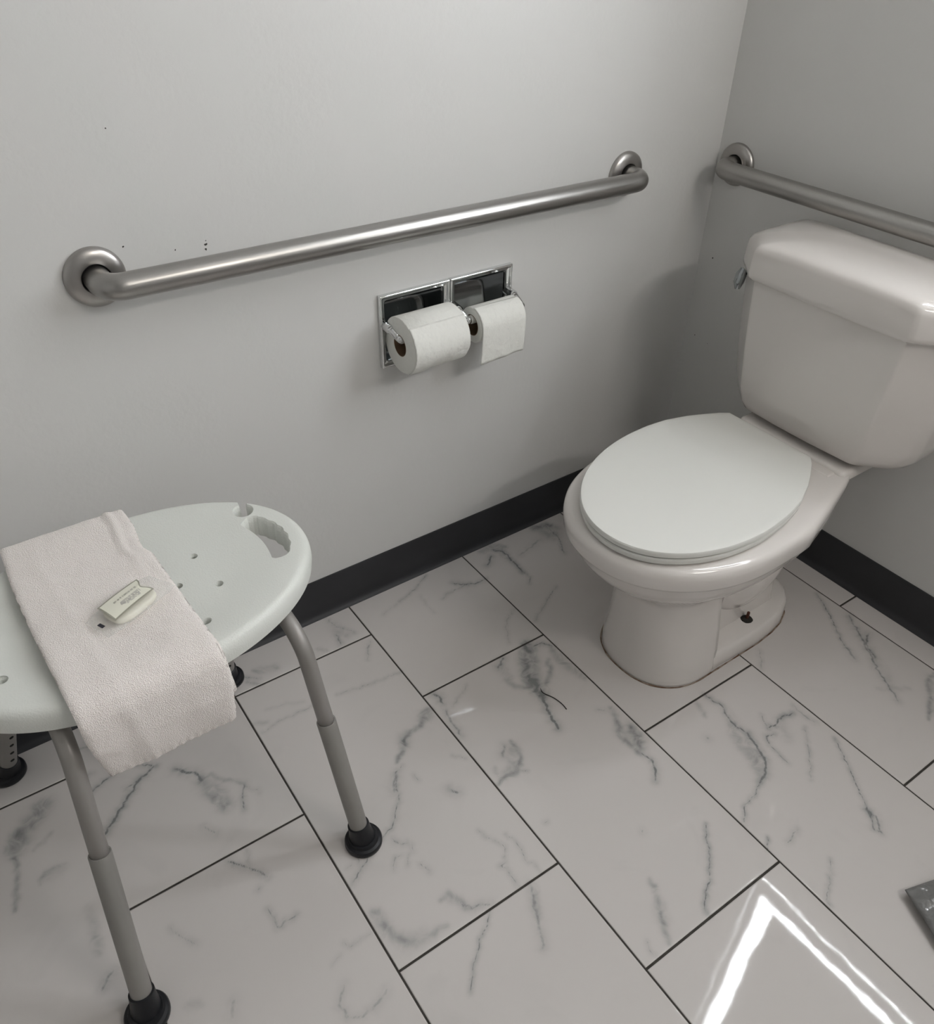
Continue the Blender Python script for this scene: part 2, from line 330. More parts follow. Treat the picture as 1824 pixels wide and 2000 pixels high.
# vein traces of the printed marble, floor millimetres: (points, width, strength)
VEINS = [
 ([(-789, -21), (-826, -42), (-861, -55), (-886, -62)], 1.5, 0.5),
 ([(-894, -65), (-937, -78)], 2.2, 0.2),
 ([(-752, -78), (-730, -100), (-699, -110), (-681, -109)], 3.9, 0.5),
 ([(-801, -109), (-786, -100), (-749, -101), (-731, -101)], 1.9, 0.4),
 ([(-841, -134), (-842, -101), (-836, -72)], 1.5, 0.2),
 ([(-604, -36), (-588, -55), (-590, -84), (-591, -105), (-595, -139)], 3.6, 0.7),
 ([(-595, -139), (-591, -163), (-608, -180)], 2.0, 0.4),
 ([(-635, -23), (-593, -21), (-573, -42)], 12.3, 0.35),
 ([(-621, -51), (-649, -73)], 4.8, 0.5),
 ([(-469, -24), (-433, -33), (-420, -58)], 25.4, 0.4),
 ([(-438, -46), (-443, -91), (-470, -142)], 3.3, 0.4),
 ([(-485, -70), (-562, -87)], 4.9, 0.25),
 ([(-561, -221), (-610, -246), (-641, -264), (-672, -281)], 1.9, 0.35),
 ([(-691, -227), (-720, -242), (-741, -265), (-760, -301)], 1.8, 0.28),
 ([(-729, -322), (-763, -356), (-787, -395), (-796, -438), (-795, -454)], 17.3, 0.65),
 ([(-795, -454), (-809, -491), (-815, -516), (-820, -532)], 4.9, 0.75),
 ([(-723, -338), (-702, -340), (-690, -360)], 3.2, 0.6),
 ([(-694, -364), (-703, -397), (-698, -429), (-694, -465)], 12.6, 0.3),
 ([(-770, -434), (-745, -419), (-721, -385)], 9.0, 0.45),
 ([(-830, -377), (-824, -403), (-807, -420)], 8.8, 0.35),
 ([(-822, -344), (-796, -328)], 4.9, 0.5),
 ([(-902, -344), (-931, -361), (-956, -374)], 1.3, 0.3),
 ([(-972, -325), (-964, -338), (-968, -356)], 4.7, 0.55),
 ([(-993, -357), (-1014, -359), (-1032, -376), (-1049, -379)], 8.5, 0.5),
 ([(-1049, -379), (-1071, -383), (-1091, -406), (-1114, -422)], 6.9, 0.55),
 ([(-972, -373), (-980, -408), (-982, -439)], 4.5, 0.35),
 ([(-1001, -130), (-1025, -160)], 1.8, 0.25),
 ([(-913, -504), (-914, -531), (-930, -554), (-949, -565), (-972, -562), (-989, -565)], 7.4, 0.55),
 ([(-929, -505), (-946, -523)], 5.4, 0.3),
 ([(-972, -534), (-979, -549)], 6.7, 0.3),
 ([(-937, -566), (-928, -573)], 1.3, 0.4),
 ([(-1072, -619), (-1070, -635), (-1059, -650), (-1053, -667), (-1065, -683)], 1.5, 0.42),
 ([(-1070, -691), (-1081, -691), (-1074, -700), (-1076, -718), (-1078, -735)], 1.8, 0.38),
 ([(-1038, -651), (-1031, -670), (-1032, -686), (-1039, -705), (-1032, -725), (-1033, -736)], 1.5, 0.32),
 ([(-1059, -744), (-1070, -766), (-1084, -793), (-1099, -823), (-1107, -834)], 4.6, 0.3),
 ([(-1140, -743), (-1161, -760), (-1182, -772), (-1208, -793), (-1222, -809), (-1235, -824)], 1.4, 0.6),
 ([(-1171, -707), (-1160, -722), (-1147, -724), (-1131, -734)], 3.8, 0.38),
 ([(-893, -849), (-904, -874), (-923, -904), (-943, -939)], 7.5, 0.4),
 ([(-968, -918), (-974, -927), (-973, -941)], 1.4, 0.3),
 ([(-741, -834), (-764, -855), (-780, -877), (-810, -902), (-844, -924), (-859, -938), (-859, -945)], 1.8, 0.65),
 ([(-702, -552), (-715, -586), (-733, -610)], 9.2, 0.4),
 ([(-703, -610), (-707, -638), (-721, -654)], 13.2, 0.45),
 ([(-733, -610), (-733, -635), (-731, -667)], 7.6, 0.4),
 ([(-728, -664), (-723, -687), (-739, -710), (-750, -721)], 3.7, 0.55),
 ([(-726, -541), (-715, -551)], 3.2, 0.25),
 ([(-522, -636), (-516, -674), (-529, -703), (-534, -726), (-527, -746)], 3.2, 0.6),
 ([(-527, -746), (-536, -776), (-547, -803), (-571, -825), (-595, -832)], 4.4, 0.65),
 ([(-595, -832), (-619, -843), (-653, -847), (-684, -869)], 1.9, 0.55),
 ([(-540, -717), (-558, -751), (-568, -793), (-583, -822)], 15.1, 0.25),
 ([(-416, -765), (-439, -759), (-463, -765), (-482, -762)], 3.2, 0.65),
 ([(-485, -778), (-502, -772), (-513, -787)], 2.8, 0.55),
 ([(-513, -787), (-516, -810), (-519, -835)], 2.1, 0.42),
 ([(-468, -734), (-488, -763)], 2.1, 0.3),
 ([(-548, -635), (-564, -674)], 7.2, 0.25),
 ([(-673, -910), (-692, -926)], 1.2, 0.4),
 ([(-599, -710), (-600, -713)], 4.2, 0.3),
 ([(-969, -672), (-964, -673)], 1.9, 0.35),
 ([(-839, -778), (-843, -782)], 2.8, 0.25),
 ([(-81, -577), (-101, -613), (-130, -658), (-166, -706), (-173, -723)], 2.0, 0.55),
 ([(-173, -723), (-187, -751)], 4.9, 0.3),
 ([(-80, -662), (-110, -706), (-148, -761), (-178, -803), (-193, -833), (-214, -867)], 4.2, 0.4),
 ([(-94, -722), (-128, -737), (-148, -772)], 4.6, 0.45),
 ([(-85, -867), (-116, -871), (-148, -897), (-206, -928)], 6.8, 0.45),
 ([(-397, -850), (-419, -885), (-446, -924), (-471, -960), (-488, -986)], 2.0, 0.55),
 ([(-483, -982), (-488, -988)], 4.3, 0.5),
 ([(-423, -801), (-465, -841), (-514, -881)], 1.7, 0.4),
 ([(-397, -755), (-400, -785), (-397, -805)], 3.3, 0.3),
 ([(-334, -618), (-372, -655)], 2.3, 0.3),
 ([(-218, -825), (-166, -861)], 9.4, 0.15),
 ([(-485, -974), (-492, -989), (-509, -1007), (-503, -1018)], 2.2, 0.45),
 ([(-485, -974), (-482, -992), (-503, -1018)], 3.4, 0.45),
 ([(-617, -996), (-638, -1014), (-661, -1024), (-685, -1037), (-687, -1046)], 1.6, 0.45),
 ([(-617, -931), (-653, -937)], 2.2, 0.35),
 ([(-672, -909), (-685, -920)], 1.4, 0.35),
 ([(-1110, -433), (-1127, -438), (-1141, -463), (-1150, -486), (-1170, -508), (-1187, -527), (-1215, -538)], 2.1, 0.5),
 ([(-1129, -441), (-1151, -472)], 5.4, 0.3),
 ([(-1066, -525), (-1059, -538)], 5.3, 0.5),
 ([(-1246, -553), (-1268, -563), (-1295, -579)], 2.2, 0.45),
 ([(-1266, -543), (-1269, -555)], 1.7, 0.3),
 ([(-1290, -551), (-1278, -549)], 1.1, 0.3),
 ([(-1201, -548), (-1195, -565), (-1184, -569)], 3.1, 0.35),
 ([(-1179, -576), (-1184, -589)], 1.7, 0.3),
 ([(-1228, -597), (-1214, -579), (-1203, -583)], 1.9, 0.3),
 ([(-1192, -587), (-1205, -603)], 1.9, 0.3),
 ([(-1186, -613), (-1181, -632)], 2.5, 0.35),
 ([(-1193, -683), (-1176, -681), (-1170, -696), (-1168, -716), (-1160, -722)], 7.4, 0.4),
 ([(-1292, -637), (-1282, -651), (-1288, -671), (-1278, -700), (-1264, -719)], 9.8, 0.35),
 ([(-1260, -713), (-1237, -720), (-1218, -720), (-1207, -722)], 7.7, 0.33),
 ([(-1311, -665), (-1327, -663), (-1346, -665), (-1351, -654)], 1.5, 0.32),
 ([(-1364, -667), (-1381, -673)], 1.5, 0.2),
 ([(-1022, -467), (-1005, -487)], 1.2, 0.3),
 ([(-1103, -462), (-1102, -477)], 1.8, 0.3),
 ([(-1480, -179), (-1518, -196), (-1550, -223), (-1582, -254), (-1608, -271)], 3.9, 0.6),
 ([(-1505, -156), (-1480, -179)], 2.9, 0.6),
 ([(-1516, -192), (-1538, -196)], 2.8, 0.4),
 ([(-1551, -156), (-1584, -167), (-1605, -180)], 2.8, 0.5),
 ([(-1576, -131), (-1588, -134)], 2.0, 0.4),
 ([(-1452, -207), (-1438, -226), (-1423, -239), (-1421, -257)], 5.3, 0.6),
 ([(-1421, -257), (-1417, -299), (-1408, -327)], 22.2, 0.35),
 ([(-1421, -257), (-1403, -253), (-1388, -280), (-1361, -305)], 6.0, 0.3),
 ([(-1362, -304), (-1375, -328), (-1383, -355)], 2.8, 0.4),
 ([(-1363, -311), (-1347, -337)], 2.0, 0.3),
 ([(-1452, -347), (-1441, -369)], 3.4, 0.35),
 ([(-1662, -146), (-1685, -167), (-1715, -187), (-1728, -217)], 19.8, 0.45),
 ([(-1728, -217), (-1730, -254), (-1741, -301), (-1748, -318)], 6.1, 0.45),
 ([(-1667, -211), (-1699, -228)], 5.6, 0.25),
 ([(-1663, -282), (-1694, -279), (-1705, -295)], 5.5, 0.25),
 ([(-1445, -428), (-1427, -450), (-1413, -470), (-1402, -491)], 3.3, 0.45),
 ([(-1410, -428), (-1417, -453)], 8.2, 0.25),
 ([(-1424, -503), (-1418, -499)], 2.2, 0.3),
 ([(-1424, -539), (-1422, -558), (-1424, -575), (-1391, -573)], 2.5, 0.4),
 ([(-1559, -481), (-1552, -501), (-1534, -530)], 2.4, 0.28),
 ([(-1380, -708), (-1400, -728), (-1399, -747), (-1378, -761), (-1349, -756), (-1332, -749)], 3.6, 0.25),
 ([(-1521, -636), (-1531, -654)], 5.2, 0.2),
 ([(-1650, -496), (-1673, -514)], 3.9, 0.4),
 ([(-1652, -406), (-1660, -458)], 11.0, 0.25),
 ([(-1594, -62), (-1548, -70)], 5.4, 0.25),
 ([(-1579, -603), (-1561, -615)], 9.7, 0.18),
 ([(-1259, -174), (-1227, -182), (-1191, -198)], 1.3, 0.2),
 ([(-1293, -193), (-1272, -204)], 1.9, 0.3),
 ([(-1289, -221), (-1256, -215), (-1231, -216), (-1178, -219)], 1.3, 0.3),
 ([(-1263, -70), (-1239, -94)], 2.3, 0.45),
 ([(-1261, -89), (-1240, -111)], 1.8, 0.45),
 ([(-1239, -65), (-1222, -84)], 7.3, 0.3),
 ([(-1046, -16), (-1041, -49), (-1031, -64), (-1017, -89)], 2.4, 0.35),
 ([(-1052, -74), (-1057, -102)], 3.6, 0.5),
 ([(-1102, -87), (-1091, -102)], 7.5, 0.3),
 ([(-1010, -134), (-1032, -173)], 2.1, 0.25),
 ([(-1128, -219), (-1064, -232), (-994, -240)], 1.4, 0.35),
 ([(-1196, -87), (-1195, -89)], 6.9, 0.25),
 ([(-729, -328), (-756, -373), (-779, -412), (-790, -447)], 36.4, 0.42),
 ([(-452, -36), (-448, -71)], 50.4, 0.32),
 ([(-697, -384), (-701, -427)], 31.6, 0.22),
 ([(-594, -43), (-594, -88)], 20.2, 0.25),
 ([(-816, -348), (-824, -387)], 17.2, 0.22),
 ([(-700, -606), (-713, -634), (-721, -654)], 28.5, 0.34),
 ([(-540, -753), (-559, -790), (-576, -817)], 27.3, 0.22),
 ([(-718, -589), (-733, -625)], 17.5, 0.25),
 ([(-920, -517), (-944, -553), (-973, -557)], 16.1, 0.28),
 ([(-908, -882), (-931, -916)], 14.4, 0.25),
 ([(-1060, -755), (-1086, -798)], 9.9, 0.22),
 ([(-447, -765), (-474, -799)], 28.1, 0.16),
 ([(-1666, -149), (-1695, -176), (-1720, -209)], 40.1, 0.3),
 ([(-1418, -271), (-1407, -306), (-1405, -329)], 37.6, 0.3),
 ([(-1668, -288), (-1696, -287)], 18.2, 0.16),
 ([(-1652, -380), (-1658, -439)], 20.8, 0.16),
 ([(-1567, -239), (-1592, -262)], 13.8, 0.22),
 ([(-1003, -353), (-1024, -368)], 17.8, 0.4),
 ([(-1065, -378), (-1091, -402)], 15.7, 0.36),
 ([(-1291, -641), (-1291, -676), (-1271, -708), (-1237, -720)], 18.0, 0.2),
 ([(-1179, -686), (-1168, -707)], 13.3, 0.2),
 ([(-90, -673), (-136, -753), (-181, -826)], 29.5, 0.16),
 ([(-102, -870), (-183, -921)], 21.7, 0.25),
 ([(-484, -978), (-488, -989)], 9.2, 0.35),
 ([(-521, -688), (-544, -761), (-566, -808)], 29.2, 0.14),
 ([(-1043, -47), (-1036, -84)], 29.0, 0.22),
 ([(-1230, -74), (-1200, -84)], 25.2, 0.22),
]
vd = np.full(len(VT), 3.); vs_ = np.zeros(len(VT)); vsoft = np.zeros(len(VT))
for pts, w, st in VEINS:
    P = np.array(pts)/1000.; w = w/1000.
    # fractal wobble so that a trace reads as a natural vein
    Q = [P[0]]
    for a, b in zip(P, P[1:]):
        L = np.linalg.norm(b-a); n = max(1, int(L/.006)); nrm = np.array([-(b-a)[1], (b-a)[0]])/max(L, 1e-6)
        for i in range(1, n+1):
            j = 0 if i == n else rng.normal(0, .0014)
            Q.append(a + (b-a)*i/n + nrm*j)
    Q = np.array(Q); pad = 3*w + .006
    m_ = (VT[:, 0] > Q[:, 0].min()-pad) & (VT[:, 0] < Q[:, 0].max()+pad) & (VT[:, 1] > Q[:, 1].min()-pad) & (VT[:, 1] < Q[:, 1].max()+pad)
    ii = np.nonzero(m_)[0]
    if len(ii) == 0: continue
    V2 = VT[ii, :2]; dm = np.full(len(ii), 9.); tm = np.zeros(len(ii)); ns = max(1, len(Q)-1)
    for s, (a, b) in enumerate(zip(Q, Q[1:])):
        ab = b-a; t = np.clip(((V2-a)@ab)/max(ab@ab, 1e-12), 0, 1); d = np.linalg.norm(V2 - a - t[:, None]*ab, axis=1)
        c = d < dm; dm[c] = d[c]; tm[c] = (s+t[c])/ns
    taper = np.clip(np.minimum(tm, 1-tm)*5 + .45, 0, 1)
    if w < .0055:
        hw = np.maximum(w*.62*(.5+.5*taper), .0010); dn = dm/hw; c = dn < vd[ii]
        k = ii[c]; vd[k] = dn[c]; vs_[k] = st*1.15*(.55+.45*taper[c])
        dens = st*.30*np.exp(-(dm/(w*1.6+.003))**2)
    elif w > .02:
        hw = w*.5; dens = st*.60*np.exp(-(dm/hw)**2*1.3)
    else:
        hw = w*.62*(.45+.55*taper); dens = st*.62/(1+np.exp((dm-hw)/(hw*.30+.0006)))
    vsoft[ii] = np.maximum(vsoft[ii], dens) + .35*np.minimum(vsoft[ii], dens)
for nm, arr in (('vein_dist', vd), ('vein_str', vs_), ('vein_soft', vsoft)):
    a = me.attributes.new(nm, 'FLOAT', 'POINT'); a.data.foreach_set('value', arr.astype(np.float32))
floor = bpy.data.objects.new('floor', me); COL.objects.link(floor); structure(floor)

# ------------------------------------------------------------------ cove baseboards
def cove(name, a, b, inward, H=.1016):
    prof = [(.0, 0), (.014, 0), (.0145, .0012), (.011, .003), (.0065, .0075), (.0042, .014), (.0036, .03), (.0036, H-.002), (.0028, H), (0, H)]
    bm = bmesh.new(); a = Vector(a); b = Vector(b); n = Vector(inward)
    loft(bm, [[p + n*d + Vector((0, 0, z)) for d, z in prof] for p in (a, b)])
    o = from_bm(name, bm, M['base'], smooth=True, auto=40); structure(o)
cove('baseboard_back', (X0, 0, 0), (-.004, 0, 0), (0, -1, 0))
cove('baseboard_right', (0, 0, 0), (0, Y0, 0), (-1, 0, 0))
cove('baseboard_left', (X0, Y0, 0), (X0, 0, 0), (1, 0, 0))
cove('baseboard_front', (0, Y0, 0), (X0, Y0, 0), (0, 1, 0))

# ------------------------------------------------------------------ grab bars
FL = [(.0435, .0005), (.0435, .004), (.0425, .0075), (.0385, .0105), (.032, .0125), (.0245, .0135), (.0218, .013), (.0215, .010), (.0200, .009)]
def grab_bar(name, a, b, nrm, label, msteel):
    """a, b: flange centres on the wall"""
    a = Vector(a); b = Vector(b); n = Vector(nrm); so = .058
    root = empty(name, (a+b)/2, label, 'grab bar')
    d = (b-a).normalized()
    P = round_path([a + n*.002, a + n*so, b + n*so, b + n*.002], .05, 14)
    bm = bmesh.new(); tube(bm, P, .0190, 36); from_bm('bar', bm, msteel, root)
    for c in (a, b):
        bm = bmesh.new(); lathe(bm, FL, c, n, 56, cap=False); from_bm('flange', bm, M['steel_f'], root, auto=50)
        bm = bmesh.new(); lathe(bm, [(.0213, .0003), (.0213, .0095)], c, n, 40); from_bm('flange_gap', bm, M['hole'], root)
    return root
grab_bar('grab_bar', (-1.3309, 0, .830), (-.2839, 0, .8215), (0, -1, 0), 'long brushed steel grab bar on the back wall above the paper holder', M['steel_x'])
grab_bar('grab_bar', (0, -.0551, .8125), (0, -.980, .8125), (-1, 0, 0), 'brushed steel grab bar on the right wall above the toilet tank', M['steel_y'])

# ------------------------------------------------------------------ recessed twin paper holder
hx0, hx1, hz0, hz1, hm = -.8705, -.5685, .5520, .6955, -.7165
holder = empty('toilet_paper_holder', ((hx0+hx1)/2, 0, (hz0+hz1)/2), 'chrome recessed double toilet paper holder in the back wall', 'toilet paper holder')
bm = bmesh.new()
B = .0125
MP = [(0, -.0003), (0, -.0072), (.0012, -.0092), (.0030, -.0096), (.0050, -.0086), (.0062, -.0062), (.0072, -.0054), (.0105, -.0050), (.0118, -.0040), (.0125, -.0010), (.0125, .004)]
for x0_, x1_ in ((hx0, hm-.0004), (hm+.0004, hx1)):
    rings = []
    for d, y in MP:
        rc = max(.0008, .001 + d*.35); ring = []
        for sx, sz, a0 in ((x1_-d-rc, hz1-d-rc, 0), (x0_+d+rc, hz1-d-rc, 90), (x0_+d+rc, hz0+d+rc, 180), (x1_-d-rc, hz0+d+rc, 270)):
            for k in range(5): t = math.radians(a0+22.5*k); ring.append(Vector((sx+rc*math.cos(t), y, sz+rc*math.sin(t))))
        rings.append(ring)
    loft(bm, rings, False, False)
from_bm('frame', bm, M['chrome'], holder, auto=50)
for x0_, x1_ in ((hx0+B, hm-B*.9), (hm+B*.9, hx1-B)):
    bm = bmesh.new(); nseg = 14
    ring = []
    for i in range(nseg+1):                      # curved pocket
        t = math.pi*i/nseg; ring.append((.034*math.sin(t)**.6, hz0+B + (hz1-hz0-2*B)*(1-math.cos(t))/2))
    A = [bm.verts.new((x0_, y, z)) for y, z in ring]; Bv = [bm.verts.new((x1_, y, z)) for y, z in ring]
    for i in range(nseg): bm.faces.new((A[i], A[i+1], Bv[i+1], Bv[i]))
    bm.faces.new(A); bm.faces.new(Bv)
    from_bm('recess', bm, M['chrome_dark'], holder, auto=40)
def arm(x, sgn, z=.628):
    bm = bmesh.new()
    P = round_path([(x-sgn*.0035, -.002, z+.012), (x-sgn*.0035, -.028, z+.009), (x, -.052, z)], .015, 5)
    R = [.0100 - .0030*i/(len(P)-1) for i in range(len(P))]
    tube(bm, P, R, 16)
    bmesh.ops.create_uvsphere(bm, u_segments=18, v_segments=12, radius=.0072, matrix=Matrix.Translation((x, -.054, z)))
    lathe(bm, [(.0045, 0), (.0045, .006*1)], (x, -.054, z), (sgn, 0, 0), 14)
    from_bm('arm', bm, M['chrome'], holder)
RC = dict(y=-.054, z=.628)
arm(-.8565, 1); arm(-.7275, -1); arm(-.7055, 1); arm(-.5790, -1)
for a, b in ((-.8585, -.7305), (-.7025, -.5825)):
    bm = bmesh.new(); lathe(bm, [(.0075, 0), (.0082, .002), (.0082, b-a-.002), (.0075, b-a)], (a, RC['y'], RC['z']), (1, 0, 0), 24)
    from_bm('roller', bm, M['roller'], holder)
def paper_roll(x0_, x1_, R, label, sheet, seed):
    # the core hangs on the roller
    cr = .0205; cz = RC['z'] + .0082 - cr + .0007; cy = RC['y']
    root = empty('toilet_roll', ((x0_+x1_)/2, cy, cz), label, 'toilet paper roll', 'toilet rolls in the wall holder')
    bm = bmesh.new()
    lathe(bm, [(cr, .0003), (R-.0015, 0), (R, .0015), (R, x1_-x0_-.0015), (R-.0015, x1_-x0_), (cr, x1_-x0_-.0003)], (x0_, cy, cz), (1, 0, 0), 64, cap=False)
    for v in bm.verts:
        rr_ = math.hypot(v.co.y-cy, v.co.z-cz)
        if rr_ > R-.004:
            k = 1 + .014*mnoise.noise(Vector((v.co.x*30, v.co.y*25, v.co.z*25 + seed))); v.co.y = cy+(v.co.y-cy)*k; v.co.z = cz+(v.co.z-cz)*k
    from_bm('paper', bm, M['paper'], root, auto=50)
    bm = bmesh.new(); L = x1_-x0_
    lathe(bm, [(cr, 0), (cr-.0009, 0), (cr-.0009, L), (cr, L), (cr, 0)], (x0_, cy, cz), (1, 0, 0), 48, cap=False)
    from_bm('cardboard_core', bm, M['core'], root, auto=40)
    # loose outer sheet: wraps the front and hangs
    bm = bmesh.new(); nu = 30; rows = []
    S0, hang, ragged, flare = sheet
    prof = []
    for i in range(13):
        t = math.radians(S0) + (math.pi - math.radians(S0))*i/12     # from top over the front (-y) to the tangent
        prof.append((cy - (R+.0013)*math.sin(t - 0) if False else cy - (R+.0013)*math.sin(math.radians(S0)+(math.pi/2-math.radians(S0))*i/12), cz + (R+.0013)*math.cos(math.radians(S0)+(math.pi/2-math.radians(S0))*i/12)))
    nh = 12
    for i in range(1, nh+1):
        f = i/nh; prof.append((cy - (R+.0013) + flare*f*f, cz - hang*f))
    xa, xb = x0_ + .0005, x1_ - .0005
    for j, (y, z) in enumerate(prof):
        row = []
        for i in range(nu+1):
            u = i/nu; x = xa + (xb-xa)*u; f = max(0, (j-12)/nh)
            zz = z + ragged(u)*f; yy = y + .0022*f*mnoise.noise(Vector((x*40, seed, z*35))) - .0006
            row.append(bm.verts.new((x, yy, zz)))
        rows.append(row)
    for a, b in zip(rows, rows[1:]):
        for i in range(nu): bm.faces.new((a[i], a[i+1], b[i+1], b[i]))
    o = from_bm('loose_sheet', bm, M['paper'], root)
    md = o.modifiers.new('s', 'SOLIDIFY'); md.thickness = .0006; md.offset = 0; apply_mods(o)
    return root
paper_roll(-.8585, -.7395, .0530, 'fuller toilet paper roll in the left half of the chrome holder', (35, .048, lambda u: .009*u - .004*abs(math.sin(u*7)), .028), 3)
paper_roll(-.6985, -.5945, .0345, 'nearly used toilet paper roll in the right half of the chrome holder', (5, .072, lambda u: .006*u, .004), 11)

# ------------------------------------------------------------------ toilet
TY = -.483
toilet = empty('toilet', (-.42, TY, 0), 'white two-piece porcelain toilet with closed lid in the corner', 'toilet')
def half_outline(xs, ws, x):
    return interp(x, xs, ws)
NX = 46
def ring_from(xs, ws, z, cy=TY, shear=0.):
    """closed outline symmetric about cy; xs ascending from front tip to back"""
    f, b = xs[0], xs[-1]; ring = []
    X = [f + (b-f)*((1-math.cos(math.pi*i/NX*.5))) for i in range(NX+1)]      # dense at the tip
    up = [(x, interp(x, xs, ws)) for x in X]
    for x, w in up: ring.append(Vector((x, cy + w, z)))
    for x, w in reversed(up[1:] if up[0][1] < 1e-6 else up): ring.append(Vector((x, cy - w, z)))
    return ring
def ell(f, a, w, rest, n=2.1):
    """front half super-ellipse of length a and half width w, then explicit points"""
    xs, ws = [], []
    for i in range(25):
        t = math.pi/2*i/24; xs.append(f + a*(1-math.cos(t)**(2/n))); ws.append(w*math.sin(t)**(2/n))
    for x, v in rest: xs.append(x); ws.append(v)
    return xs, ws
bm = bmesh.new(); R_ = []
# pedestal column (front) with recessed sides behind, then bowl, rim and deck
def colm(z, f, w, wr, xb, wb, xs_=-.455):
    xs, ws = ell(f, .125, w, [(xs_-.004, w), (xs_+.016, wr), (xb-.03, wb), (xb, wb*.62)], 2.3)
    R_.append(ring_from(xs, ws, z))
colm(.000, -.612, .1185, .070, -.19, .070)
colm(.006, -.613, .1195, .070, -.19, .070)
colm(.020, -.612, .1185, .070, -.19, .070)
colm(.060, -.610, .1140, .068, -.20, .068)
colm(.120, -.611, .1065, .066, -.205, .066)
colm(.170, -.615, .1010, .066, -.21, .066)
colm(.205, -.621, .0990, .070, -.215, .068)
colm(.225, -.631, .1040, .082, -.22, .074, -.45)
colm(.243, -.647, .1180, .104, -.225, .082, -.43)
def bowl(z, f, a, w, rest, n=2.1): R_.append(ring_from(*ell(f, a, w, rest, n), z))
bowl(.260, -.668, .20, .140, [(-.40, .134), (-.31, .104), (-.25, .082), (-.225, .06)])
bowl(.280, -.695, .22, .159, [(-.40, .154), (-.31, .122), (-.24, .093), (-.222, .07)])
bowl(.303, -.717, .235, .174, [(-.40, .170), (-.31, .139), (-.23, .108), (-.215, .08)])
bowl(.325, -.731, .245, .184, [(-.40, .181), (-.31, .152), (-.22, .118), (-.205, .095)])
bowl(.343, -.739, .25, .190, [(-.40, .188), (-.31, .160), (-.215, .124), (-.200, .106)])
bowl(.3475, -.742, .25, .1915, [(-.40, .190), (-.31, .162), (-.21, .127), (-.197, .112)])
bowl(.3505, -.7475, .25, .1955, [(-.40, .1935), (-.31, .166), (-.21, .1295), (-.194, .115)])
bowl(.356, -.750, .25, .1970, [(-.40, .1955), (-.31, .168), (-.205, .1305), (-.190, .118)])
bowl(.376, -.7525, .25, .1985, [(-.40, .1965), (-.31, .169), (-.20, .1320), (-.186, .120)])
bowl(.387, -.751, .25, .1975, [(-.40, .1955), (-.31, .168), (-.20, .1315), (-.184, .120)])
bowl(.394, -.746, .248, .194, [(-.40, .192), (-.31, .165), (-.20, .129), (-.184, .118)])
bowl(.397, -.739, .243, .188, [(-.40, .186), (-.31, .159), (-.20, .125), (-.186, .114)])
bowl(.398, -.726, .235, .177, [(-.40, .175), (-.31, .149), (-.20, .118), (-.190, .107)])
loft(bm, R_)
o = from_bm('bowl', bm, M['porcelain'], toilet, auto=50)
# foot flange behind the column
bm = bmesh.new(); R_ = []
for z, g in ((0, 0), (.004, .001), (.030, -.001), (.037, -.004), (.040, -.009), (.0405, -.02)):
    xs = [-.50, -.40, -.32, -.27, -.23, -.195, -.170, -.157, -.152]; ws = [.113+g, .117+g, .118+g, .114+g, .106+g, .090+g, .066+g, .038+g, .0]
    X = [xs[0] + (xs[-1]+g-xs[0])*math.sin(math.pi/2*i/40) for i in range(41)]
    ring = [Vector((x, TY + interp(x, xs, ws), z)) for x in X] + [Vector((x, TY - interp(x, xs, ws), z)) for x in reversed(X[:-1])]
    R_.append(ring)
loft(bm, R_)
from_bm('foot_flange', bm, M['porcelain'], toilet, auto=60)
# trapway bulges on both sides of the recess
for s in (-1, 1):
    bm = bmesh.new(); P = []
    for x, z, r in ((-.47, .20, .05), (-.41, .150, .052), (-.35, .110, .050), (-.29, .10, .046), (-.24, .13, .044), (-.215, .19, .040), (-.22, .25, .036)):
        P.append((x, TY + s*.034, z, r*.9))
    Q = []; RR = []
    for i in range(len(P)-1):
        for k in range(6):
            t = k/6; p0 = P[max(i-1, 0)]; p1 = P[i]; p2 = P[i+1]; p3 = P[min(i+2, len(P)-1)]
            c = [.5*((2*p1[j]) + (-p0[j]+p2[j])*t + (2*p0[j]-5*p1[j]+4*p2[j]-p3[j])*t*t + (-p0[j]+3*p1[j]-3*p2[j]+p3[j])*t**3) for j in range(4)]
            Q.append(c[:3]); RR.append(c[3])
    tube(bm, Q, RR, 24); from_bm('trapway', bm, M['porcelain'], toilet)
# raised shelf where the tank sits, with its fillet ridge
bm = bmesh.new(); R_ = []
for z, g in ((.385, 0), (.399, 0), (.405, -.003), (.407, -.008)):
    x0_, x1_, w = -.222-g, -.035, .128+g
    c = .012; ring = []
    for sx, sy, a0 in ((x0_+c, -w+c, 180), (x1_-c, -w+c, 270), (x1_-c, w-c, 0), (x0_+c, w-c, 90)):
        for k in range(6):
            a = math.radians(a0 + 90*k/5); ring.append(Vector((sx + c*math.cos(a), TY + sy + c*math.sin(a), z)))
    R_.append(ring)
loft(bm, R_); from_bm('tank_deck', bm, M['porcelain'], toilet, auto=60)
bm = bmesh.new(); tube(bm, round_path([(-.238, TY-.118, .3985), (-.238, TY+.118, .3985)], .01), .0045, 12) if False else None
bm.free()
bm = bmesh.new(); box(bm, (-.244, TY-.110, .392), (-.214, TY+.120, .4002), .004, 3); from_bm('deck_ridge', bm, M['porcelain'], toilet)

